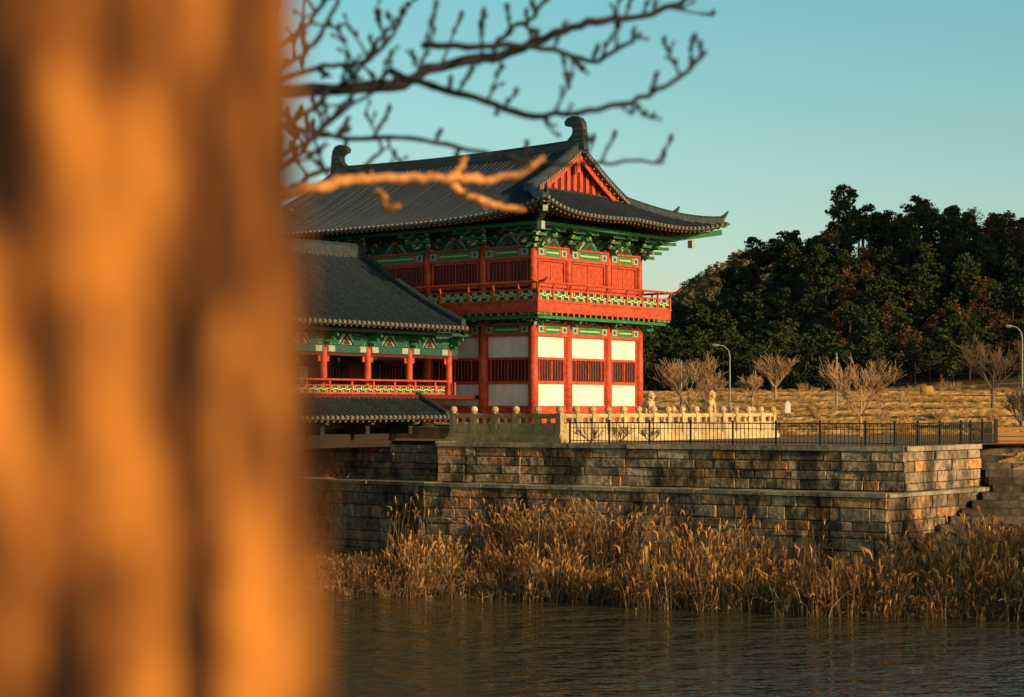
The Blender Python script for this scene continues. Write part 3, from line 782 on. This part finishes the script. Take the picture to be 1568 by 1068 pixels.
# ------------------------------------------------------------------ stone steps
st=MB()
for k in range(13):
    z=-4.9+.27*k; y=66.9+.62*k
    x0=13.5+5.4*(y+.2-65.8)/6+.15 if y<71.6 else 18.75
    coping(st,(x0,y),(34,y),z-.27,z,.02,.70,seed=80+k,mn=1.0,mx=2.2,mat=STEP)
st.obj('stone_steps')

# ------------------------------------------------------------------ reeds
reed=new_mat('dry_reed',(.3,.2,.1),.85,0,2,island=[(.040,.020,.008),(.11,.052,.018),(.26,.13,.042),(.08,.038,.013),(.36,.205,.085),(.06,.029,.011),(.19,.092,.028),(.55,.40,.24)])
plume=new_mat('reed_plume',(.5,.3,.15),.9,0,2,island=[(.54,.23,.06),(.62,.32,.10),(.28,.12,.04)])
def reed_src(nb,h0,h1,rad,pl_frac,seed,wd=.028):
    rnd=random.Random(seed); m=MB()
    for i in range(nb):
        r=rad*math.sqrt(rnd.random());an=rnd.random()*6.283; x,y=r*math.cos(an),r*math.sin(an)
        h=rnd.uniform(h0,h1); la=rnd.random()*6.283; ln=rnd.uniform(.05,.38)*h
        if rnd.random()<.15: ln*=2; h*=.8
        dx,dy=math.cos(la)*ln-.10*h,math.sin(la)*ln
        fa=rnd.random()*3.14; wx,wy=math.cos(fa)*wd/2,math.sin(fa)*wd/2
        pts=[]
        for k in range(4):
            t=k/3; pts.append((x+dx*t*t,y+dy*t*t,h*(t-.18*t*t*min(1,ln/h*2)),(1-t*.75)))
        i0=len(m.v)
        for (px,py,pz,ww) in pts: m.v.append((px-wx*ww,py-wy*ww,pz)); m.v.append((px+wx*ww,py+wy*ww,pz))
        for k in range(3): m.f.append((i0+2*k,i0+2*k+1,i0+2*k+3,i0+2*k+2)); m.m.append(0)
        if rnd.random()<.40:
            t=rnd.uniform(.3,.7); bx,by,bz=x+dx*t*t,y+dy*t*t,h*t; l=rnd.uniform(.22,.42); a2=rnd.random()*6.283
            m.face([(bx,by,bz),(bx+math.cos(a2)*l*.5,by+math.sin(a2)*l*.5,bz+.22*l+.014),(bx+math.cos(a2)*l,by+math.sin(a2)*l,bz+.0),(bx+math.cos(a2)*l*.5,by+math.sin(a2)*l*.5,bz+.22*l-.014)],0)
        if rnd.random()<pl_frac:
            px,py,pz,_=pts[-1]; l=rnd.uniform(.15,.28)
            for q in range(4):
                a2=rnd.random()*3.14; w2=rnd.uniform(.016,.036); ox,oy=math.cos(a2)*w2,math.sin(a2)*w2; sxx=dx*.35+rnd.uniform(-.08,.08)
                m.face([(px,py,pz-.12),(px+ox+sxx*.4,py+oy,pz+l*.35),(px+sxx,py+dy*.2,pz+l*rnd.uniform(.6,.9)),(px-ox+sxx*.4,py-oy,pz+l*.35)],1)
    return m
rb=Scatter()
RM=[reed_src(84,.6,1.8,.42,.15,100+i,wd=.024) for i in range(6)]
RT=[reed_src(38,1.4,2.8,.5,.35,200+i,wd=.024) for i in range(4)]
GT=[reed_src(80,.2,.6,.45,0,300+i,wd=.03) for i in range(3)]
x=-16
while x<40:
    yy=Yw(x)+.7*nz(x,0,.25,2)-.1
    wmax=3.8+(3.5 if x>17 else 0)
    w_=min(wmax,max(2.2,polyY(x)-yy-.6)) if x<19 else 8.0
    y=yy
    while y<yy+w_:
        px=x+U(-.25,.25); py=y+U(-.25,.25)
        dens=nz(px,py,.30,9)
        low=(x<-1.5)
        if dens>(-.05 if low else -.20):
            s=(.50 if x<-4 else .68 if x<1 else .92 if x<6 else 1.05)*U(.62,1.15)*(1+.7*dens)
            rb.add(random.choice(RM),px,py,terr(px,py)-.08,s,s*U(.85,1.15))
        else:
            rb.add(random.choice(GT),px,py,terr(px,py)-.05,U(.8,1.3))
        y+=.52
    x+=.5
for i in range(95):
    px=random.gauss(2.0,2.4) if i<45 else (U(5,14) if i<55 else U(13.5,30))
    py=polyY(px)-U(.7,2.8) if px<13.5 else Yw(px)+U(1.5,7.5)
    s=U(.72,1.0); rb.add(random.choice(RT),px,py,terr(px,py)-.1,s)
rb.obj('reed_bed',[reed,plume])
fgm=new_mat('field_grass_blades',(.3,.2,.1),.9,0,2,island=[(.20,.10,.035),(.42,.23,.07),(.60,.35,.11),(.32,.17,.05),(.66,.42,.15)])
fg=Scatter()
for i in range(9000):
    px=U(6,56);py=U(97,176)
    if px>.29*py+4: continue
    yy=bank_y(px,py); near=min(abs(yy-(e+.9)) for e in BANKS)
    if near>1.1 and R()<.975: continue
    if nz(px,py,.12,4)<-.25: continue
    fg.add(random.choice(GT),px,py,terr(px,py)-.05,U(.35,.75))
fg.obj('field_grass',[fgm,plume])

# ------------------------------------------------------------------ trees
def grow(m,p,d,L,r,lvl,rnd,mat=0,nseg=3,kids=(3,5),spread=.6,thin=.55,up=.1,sides=4,minr=.006):
    pts=[p.copy()];rad=[r]; q=p.copy(); dd=d.copy()
    for k in range(nseg):
        dd=(dd+Vector((rnd.uniform(-.18,.18),rnd.uniform(-.18,.18),rnd.uniform(-.1,.1)+up*.3))).normalized()
        q=q+dd*L/nseg; pts.append(q.copy()); rad.append(max(minr,r*(1-.55*(k+1)/nseg)))
    m.tube(pts,rad,sides if lvl>1 else 3,mat,cap=False)
    if lvl<=0: return
    n=rnd.randint(*kids)
    for i in range(n):
        t=rnd.uniform(.3,1.0); k=min(nseg-1,int(t*nseg)); f=t*nseg-k
        bp_=pts[k].lerp(pts[k+1],f)
        az=rnd.random()*6.283; nd=(dd+Vector((math.cos(az),math.sin(az),rnd.uniform(-.2,.5)))*spread*rnd.uniform(.7,1.4)+Vector((0,0,up))).normalized()
        grow(m,bp_,nd,L*rnd.uniform(.5,.8),max(minr,rad[k]*thin),lvl-1,rnd,mat,nseg,kids,spread,thin,up,sides,minr)
def bare_mesh(name,h,seed,lvl=4,mat=None,r=.09,minr=.011,spread=.7,stem=.28):
    rnd=random.Random(seed); m=MB()
    m.tube([(0,0,-.2),(0.02,0,h*stem*.5),(0,0,h*stem)],[r*1.3,r,r*.9],7,0,cap=False)
    for i in range(5):
        az=i*1.257+rnd.uniform(-.4,.4); d=Vector((math.cos(az)*spread,math.sin(az)*spread,1)).normalized()
        grow(m,Vector((0,0,h*stem*rnd.uniform(.8,1))),d,h*.42,r*.6,lvl-1,rnd,minr=minr,kids=(4,6),spread=.65)
    return m.mesh(name,[mat or bark])
tree_specs=[(10.2,105,3.9,21,twig_lit,4),(17.9,94,4.2,22,twig_lit,4),(19.0,132,3.4,23,twig_lit,4),(16.8,128,2.2,24,twig_lit,4),(27.3,98,2.6,25,bark,4),(12.6,118,2.4,26,twig_lit,4),(31,118,4.2,27,bark,4),
 (25.5,56.6,8.0,32,bark,4),(29,53.5,8.6,33,bark,4)]
for i,(x,y,h,sd,mt,lv) in enumerate(tree_specs):
    o=bpy.data.objects.new('bare_tree',bare_mesh('bare_tree',h,sd,lv,mt,r=.09 if h<5 else .16,minr=.011 if h<5 else .016)); COL.objects.link(o); o.location=(x,y,terr(x,y))
for i,(x,y,h) in enumerate([(3.2,74.9,1.1),(4.4,74.4,1.2),(5.6,73.8,1.0),(19.5,77,1.3),(21,104,1.4),(25,107,1.2),(14.5,112,1.3),(30,140,1.6),(35,146,1.8),(24,150,1.5)]):
    o=bpy.data.objects.new('bare_shrub',bare_mesh('bare_shrub',h,50+i,3,twig_lit if i>2 else bark,r=.03,minr=.008,spread=1.2,stem=.08)); COL.objects.link(o); o.location=(x,y,-1.46 if y<90 else terr(x,y))

pine_leaf=new_mat('pine_needles',(.05,.08,.03),.9,0,.6,spec=.1,island=[(.018,.034,.016),(.036,.054,.020),(.062,.074,.020),(.024,.042,.020),(.10,.098,.024)])
brown_leaf=new_mat('oak_brown_leaves',(.2,.1,.04),.9,0,.6,spec=.1,island=[(.070,.040,.020),(.16,.080,.030),(.10,.060,.030),(.22,.115,.040),(.055,.036,.020)])
haze_leaf=new_mat('painted_haze_woodland',(.2,.1,.04),.95,0,.6,spec=.0,island=[(.17,.13,.075),(.28,.18,.09),(.12,.12,.07),(.34,.22,.10),(.10,.105,.065)])  # distance haze painted into the foliage: lighter, less saturated colours
ptrunk=new_mat('pine_bark',(.06,.04,.028),.95,.3,2)
def tree_src(seed,H,kind,far=False,umb=False):
    rnd=random.Random(seed); m=MB(); LM=0 if kind=='pine' else 2
    if far: LM=0
    bend=rnd.uniform(-.5,.5)
    sp=[(0,0,-.5),(bend*.3,0,H*.35),(bend,rnd.uniform(-.3,.3),H*.7),(bend*.8,0,H*.92)]
    m.tube(sp,[.16,.12,.08,.03],5,1,cap=False)
    ncl=rnd.randint(17,22) if not far else 9
    if umb: ncl=14
    for i in range(ncl):
        t=(i+rnd.random())/ncl
        if umb: t=.45+.55*t
        z=H*(.25+.72*t)
        rr=H*(.27 if not umb else .34)*((1.0-.72*t**1.6 if not umb else math.sqrt(max(.05,1-(t*1.0)**3))) if kind=='pine' else math.sin(math.pi*(.2+.72*t)))
        an=rnd.random()*6.283; r=rr*math.sqrt(rnd.random()); cx,cy=bend*.8*t+r*math.cos(an),r*math.sin(an)
        if not far: m.tube([(bend*.7*t,0,z-.4),(cx,cy,z)],[.05,.02],3,1,cap=False)
        ex=rnd.uniform(.7,1.2)*H/6.2*(1.0-.25*t); ez=ex*((.55 if not umb else .38) if kind=='pine' else .8)
        nl=(60 if kind=='pine' else 46) if not far else 22
        for k in range(nl):
            v=Vector((rnd.gauss(0,1),rnd.gauss(0,1),rnd.gauss(0,1))).normalized()*(rnd.random()**.4)
            c=Vector((cx+v.x*ex,cy+v.y*ex,z+v.z*ez))
            s=rnd.uniform(.10,.22) if kind=='pine' else rnd.uniform(.07,.17)
            if far: s*=1.8
            a=Vector((rnd.uniform(-1,1),rnd.uniform(-1,1),rnd.uniform(-.6,.6))).normalized()*s; b=a.cross(Vector((rnd.uniform(-1,1),rnd.uniform(-1,1),rnd.uniform(-1,1)))).normalized()*s*.7
            m.face([c-a,c+b,c+a,c-b],LM)
    if kind!='pine' and not far:
        for k in range(55):
            t=rnd.random(); z=H*(.3+.4*t); an=rnd.random()*6.283; l=H*rnd.uniform(.2,.42)
            m.tube([(bend*.5,0,z),(bend*.5+math.cos(an)*l*.5,math.sin(an)*l*.5,z+l*.7)],[.03,.010],3,1,cap=False)
    return m
PM=[tree_src(400+i,5.2,'pine') for i in range(4)]+[tree_src(440+i,5.8,'pine',umb=True) for i in range(3)]
OM=[tree_src(500+i,4.4,'oak') for i in range(4)]
FM=[tree_src(600+i,5.0,'oak' if i%3 else 'pine',True) for i in range(5)]
hf=Scatter(); nh=0
y=181.0
while y<292:
    x=-26.0
    while x<112:
        px=x+U(-1.5,1.5);py=y+U(-1.5,1.5)
        if px<.30*py+10:
            k=nz(px,py,.035,7)
            pine=(R()<.84+.9*k-(.32 if px>.235*py else 0))
            s=U(.6,1.15)
            if R()<.10: s*=1.3
            if py>258 and R()<.50: x+=3.0; continue
            src=random.choice(PM) if pine else random.choice(OM)
            if py>250 and pine and R()<.7: src=random.choice(PM[4:]); s*=1.14
            hf.add(src,px,py,terr(px,py)-.2,s,s*U(.85,1.1)); nh+=1
        x+=2.9
    y+=3.6
hf.obj('hill_forest',[pine_leaf,ptrunk,brown_leaf])
df=Scatter()
for i in range(1500):
    px=U(-20,160);py=U(500,680)
    df.add(random.choice(FM),px,py,terr(px,py)-.3,U(.9,1.5))
df.obj('distant_hill_woodland',[haze_leaf,ptrunk])

# ------------------------------------------------------------------ street furniture
def lamp(name,x,y,top,arm,L):
    m=MB(); z0=terr(x,y)
    m.tube([(0,0,0),(0,0,.5)],[.11,.09],10,0); m.tube([(0,0,.5),(0,0,top-z0-.5)],[.06,.045],10,0)
    pts=[(0,0,top-z0-.5),(arm*.08*L,0,top-z0-.15),(arm*.45*L,0,top-z0+.12),(arm*L,0,top-z0+.2)]
    m.tube(pts,[.045,.04,.035,.03],8,0)
    m.tube([(arm*L*.8,0,top-z0+.17),(arm*L*1.0,0,top-z0+.2),(arm*L*1.3,0,top-z0+.2)],[.04,.07,.04],8,0)
    m.box((arm*L*.9,-.07,top-z0+.11),(arm*L*1.25,.07,top-z0+.14),0)
    m.obj(name,[steel],loc=(x,y,z0))
lamp('street_lamp',13.1,110,3.6,-1,.8); lamp('street_lamp',27.9,100,4.3,-1,.7)
for x,y,top in ((11.1,120,3.0),(21.3,120,3.5)):
    m=MB();z0=terr(x,y); m.tube([(0,0,0),(0,0,top-z0)],[.09,.06],8,0); m.beam((-.12,0,top-z0-.25),(.12,0,top-z0-.25),.05,.05,0); m.tube([(0,0,top-z0),(0,0,top-z0+.12)],.04,6,0)
    m.obj('utility_pole',[steel],loc=(x,y,z0))
sg=MB();x,y=16.6,110;z0=terr(x,y); sg.box((-.16,-.03,.2),(.16,.03,.70),WHITE); sg.raw([(-.19,-.05,.70),(.19,-.05,.70),(0,-.05,.95),(-.19,.05,.70),(.19,.05,.70),(0,.05,.95)],[(0,1,2),(5,4,3),(0,3,4,1),(1,4,5,2),(2,5,3,0)],WHITE)
sg.box((-.14,-.02,-.1),(-.09,.02,.2),IRON);sg.box((.09,-.02,-.1),(.14,.02,.2),IRON); sg.obj('information_sign',loc=(x,y,z0))
hb=MB(); hay=new_mat('hay',(.42,.25,.09),.95,.4,8,bump=1,bscale=12)
hb.tube([(-.5,0,.40),(-.45,0,.40),(.45,0,.40),(.5,0,.40)],[.34,.42,.42,.34],18,0)
x,y=34,150; hb.obj('hay_bale',[hay],loc=(x,y,terr(x,y)),smooth=True)
wb=MB()
wood=new_mat('weathered_wood',(.42,.19,.065),.85,.4,3,stretch=(1,6,6))
wb.box((0,0,0),(.14,.14,1.15),1); wb.box((2.6,0,0),(2.74,.14,1.15),1)
for k in range(4): wb.box((.14,.02,.05+.20*k),(2.6,.10,.20+.20*k),0)
wb.obj('wooden_barrier',[wood,MATS[IRON]],loc=(19.95,75.6,-1.6))

# ------------------------------------------------------------------ foreground trunk and branches
tk=MB(); nA=96
zs=[-1.8,-1.5,-1.2,-.9,-.6]+[ -.45+.0125*i for i in range(80)]+[.6,.8,1.1,1.6,2.2,3.0,4.2]
for z in zs:
    rr=.264-.008*z
    rr+= .12*math.exp(-(z+1.65)*3) 
    for j in range(nA):
        an=2*math.pi*j/nA; n=noise.noise(Vector((math.cos(an)*7,math.sin(an)*7,z*3.0)))
        n2=noise.noise(Vector((math.cos(an)*2,math.sin(an)*2,z*1.0+4)))
        r=rr+.014*n+.008*n2; tk.v.append((r*math.cos(an),r*math.sin(an),z))
for k in range(len(zs)-1):
    for j in range(nA): tk.f.append((k*nA+j,k*nA+(j+1)%nA,(k+1)*nA+(j+1)%nA,(k+1)*nA+j)); tk.m.append(0)
tb=bpy.data.materials.new('trunk_bark'); tb.use_nodes=True
nt=tb.node_tree;N=nt.nodes;L=nt.links;b_=N['Principled BSDF'];b_.inputs['Roughness'].default_value=.9;b_.inputs['Specular IOR Level'].default_value=.15
tc=N.new('ShaderNodeTexCoord');mp=N.new('ShaderNodeMapping');mp.inputs['Scale'].default_value=(1,1,.30);L.new(tc.outputs['Object'],mp.inputs['Vector'])
n1=N.new('ShaderNodeTexNoise');n1.inputs['Scale'].default_value=17;n1.inputs['Detail'].default_value=4;n1.inputs['Roughness'].default_value=.62;L.new(mp.outputs[0],n1.inputs['Vector'])
cr=N.new('ShaderNodeValToRGB');e=cr.color_ramp.elements;e[0].position=.45;e[0].color=(.014,.006,.003,1);e[1].position=.62;e[1].color=(.56,.205,.034,1);q=e.new(.52);q.color=(.19,.062,.013,1)
L.new(n1.outputs['Fac'],cr.inputs['Fac']);L.new(cr.outputs[0],b_.inputs['Base Color'])
bp=N.new('ShaderNodeBump');bp.inputs['Strength'].default_value=.9;bp.inputs['Distance'].default_value=.035;L.new(n1.outputs['Fac'],bp.inputs['Height']);L.new(bp.outputs[0],b_.inputs['Normal'])
tk.obj('tree_trunk',[tb],smooth=True,loc=(-.392,1.10,0))

ft=empty('bare_branch_tree',(0,8,0))
bm=MB(); rnd=random.Random(5)
bm.tube([(-1.9,.3,-1.9),(-1.95,.3,-.3),(-1.85,.2,.8),(-1.75,.1,1.6),(-1.8,0,3.4)],[.22,.17,.15,.13,.06],12,0)
def branch(pts,r0,r1,mat,tw=1.0,yj=.1,twl=.22):
    P=[]; y=rnd.uniform(-.3,.3)
    for (x,z) in pts: P.append(Vector((x,y,z))); y+=rnd.uniform(-yj,yj)
    Q=[]
    for i in range(len(P)-1):
        a=P[max(0,i-1)];b=P[i];c=P[i+1];d=P[min(len(P)-1,i+2)]
        for k in range(5):
            t=k/5; q=.5*((2*b)+(c-a)*t+(2*a-5*b+4*c-d)*t*t+(3*b-a-3*c+d)*t**3)
            Q.append(q+Vector((rnd.uniform(-.008,.008),0,rnd.uniform(-.008,.008))))
    Q.append(P[-1]); n=len(Q)
    bm.tube(Q,[(r0+(r1-r0)*i/(n-1))*(1+.25*rnd.random()) for i in range(n)],7,mat)
    for i in range(1,n):
        if rnd.random()<.58*tw:
            t=(Q[i]-Q[i-1]).normalized(); side=Vector((-t.z,0,t.x))
            if side.z<0: side=-side
            if rnd.random()<.22: side=-side
            d=(t*.6*rnd.uniform(.3,1.6)+side+Vector((0,rnd.uniform(-.6,.6),0))).normalized(); l=twl*rnd.uniform(.3,1.25)
            p=Q[i]; pp=[p]; 
            for k in range(3):
                d=(d+Vector((rnd.uniform(-.25,.25),0,.12+rnd.uniform(-.2,.25)))).normalized(); p=p+d*l/3; pp.append(p)
                if rnd.random()<.5:
                    e2=p+(d+Vector((rnd.uniform(-1,1),rnd.uniform(-.5,.5),rnd.uniform(-.4,.9)))).normalized()*l*.33
                    bm.tube([p,(p+e2)/2+Vector((0,0,.004)),e2],[.005,.0045,.009],5,mat)
                if rnd.random()<.6: bm.tube([p,p+Vector((.004,0,.024))],[.013,.008],5,mat)
            bm.tube(pp,[.008,.006,.005,.011],5,mat)
branch([(-1.78,1.25),(-1.3,1.36),(-.98,1.42),(-.53,1.46),(-.38,1.54),(-.07,1.62),(.19,1.70),(.38,1.76),(.60,1.80),(.85,1.9)],.032,.011,0,.6)
branch([(-.53,1.46),(-.35,1.39),(-.15,1.31),(.05,1.24),(.27,1.23),(.50,1.29),(.67,1.37),(.82,1.51)],.016,.009,0,.8,twl=.15)
branch([(-.38,1.54),(-.13,1.53),(.13,1.54),(.33,1.50),(.42,1.51),(.52,1.57)],.014,.008,0,.9,twl=.15)
branch([(-1.1,1.30),(-.8,1.22),(-.5,1.20),(-.24,1.17),(.05,1.13),(.33,1.10),(.5,1.10),(.67,1.09)],.012,.006,0,.8,twl=.13)
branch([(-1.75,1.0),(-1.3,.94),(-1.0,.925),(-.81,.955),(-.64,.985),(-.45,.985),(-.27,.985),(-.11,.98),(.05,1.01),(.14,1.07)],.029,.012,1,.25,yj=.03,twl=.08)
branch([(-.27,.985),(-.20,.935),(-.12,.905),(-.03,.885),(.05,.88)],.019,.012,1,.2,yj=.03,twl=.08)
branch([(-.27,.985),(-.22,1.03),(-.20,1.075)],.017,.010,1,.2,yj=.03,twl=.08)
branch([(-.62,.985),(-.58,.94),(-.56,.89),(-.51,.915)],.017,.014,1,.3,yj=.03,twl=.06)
for pts in ([(-1.3,1.30),(-.98,1.50),(-.84,1.62),(-.75,1.80),(-.70,1.95)],[(-1.2,1.15),(-.95,1.27),(-.8,1.39),(-.68,1.48),(-.6,1.62)],[(-1.2,1.00),(-.95,1.12),(-.80,1.25),(-.55,1.42)],
            [(-1.2,1.5),(-.95,1.66),(-.85,1.80),(-.72,1.9)],[(-1.1,1.45),(-.9,1.55),(-.70,1.58),(-.55,1.72),(-.5,1.85)],[(-1.2,.9),(-.95,1.0),(-.84,1.12),(-.78,1.22)],
            [(-1.0,.98),(-.85,1.08),(-.72,1.08),(-.6,1.2)],[(-.07,1.62),(0,1.7),(.1,1.75),(.15,1.85)]):
    branch(pts,.012,.007,0,1.0,twl=.17)
bm.obj('branches',[fg_bark_shade,fg_bark_sunlit],parent=ft,smooth=True)

# ------------------------------------------------------------------ light, sky, camera
EL=math.radians(16.0)
to_sun=Vector((.8*math.cos(EL),-.6*math.cos(EL),math.sin(EL)))
sl=bpy.data.lights.new('sun','SUN'); sl.energy=5.0; sl.angle=math.radians(.5); sl.color=(1.0,.70,.37)
so=bpy.data.objects.new('sun',sl); COL.objects.link(so); so.rotation_euler=(-to_sun).to_track_quat('-Z','Y').to_euler(); so.location=(60,-40,60)
wd=bpy.data.worlds.new('World'); scene.world=wd; wd.use_nodes=True
nt=wd.node_tree;N=nt.nodes;L=nt.links; bg=N['Background']; bg.inputs['Strength'].default_value=.13
sk=N.new('ShaderNodeTexSky'); sk.sky_type='NISHITA'; sk.sun_disc=False; sk.sun_elevation=EL; sk.sun_rotation=math.atan2(.8,-.6)
sk.ozone_density=2.0; sk.dust_density=1.0; sk.air_density=1.0
tcw=N.new('ShaderNodeTexCoord'); sxw=N.new('ShaderNodeSeparateXYZ'); L.new(tcw.outputs['Generated'],sxw.inputs[0])
crw=N.new('ShaderNodeValToRGB'); e=crw.color_ramp.elements; e[0].position=.03; e[0].color=(1.38,1.20,1.02,1); e[1].position=.23; e[1].color=(.88,1.42,1.08,1)
q=e.new(.45); q.color=(.45,.62,.52,1); q=e.new(1.0); q.color=(.32,.42,.42,1)  # sky above the view darkened to deepen the shadows
L.new(sxw.outputs['Z'],crw.inputs['Fac'])
tn=N.new('ShaderNodeMix'); tn.data_type='RGBA'; tn.blend_type='MULTIPLY'; tn.inputs['Factor'].default_value=1
L.new(sk.outputs[0],tn.inputs[6]); L.new(crw.outputs[0],tn.inputs[7]); L.new(tn.outputs[2],bg.inputs['Color'])

cam=bpy.data.cameras.new('camera'); cam.sensor_width=36; cam.lens=2800/1568*36; cam.shift_y=91/1568; cam.clip_start=.05; cam.clip_end=8000
cam.dof.use_dof=True; cam.dof.focus_distance=82; cam.dof.aperture_fstop=2.1
co=bpy.data.objects.new('camera',cam); COL.objects.link(co); co.location=(0,0,0); co.rotation_euler=(math.radians(90),0,0)
scene.camera=co
scene.view_settings.view_transform='Standard'; scene.view_settings.look='None'; scene.view_settings.exposure=0
print('hill trees',nh)
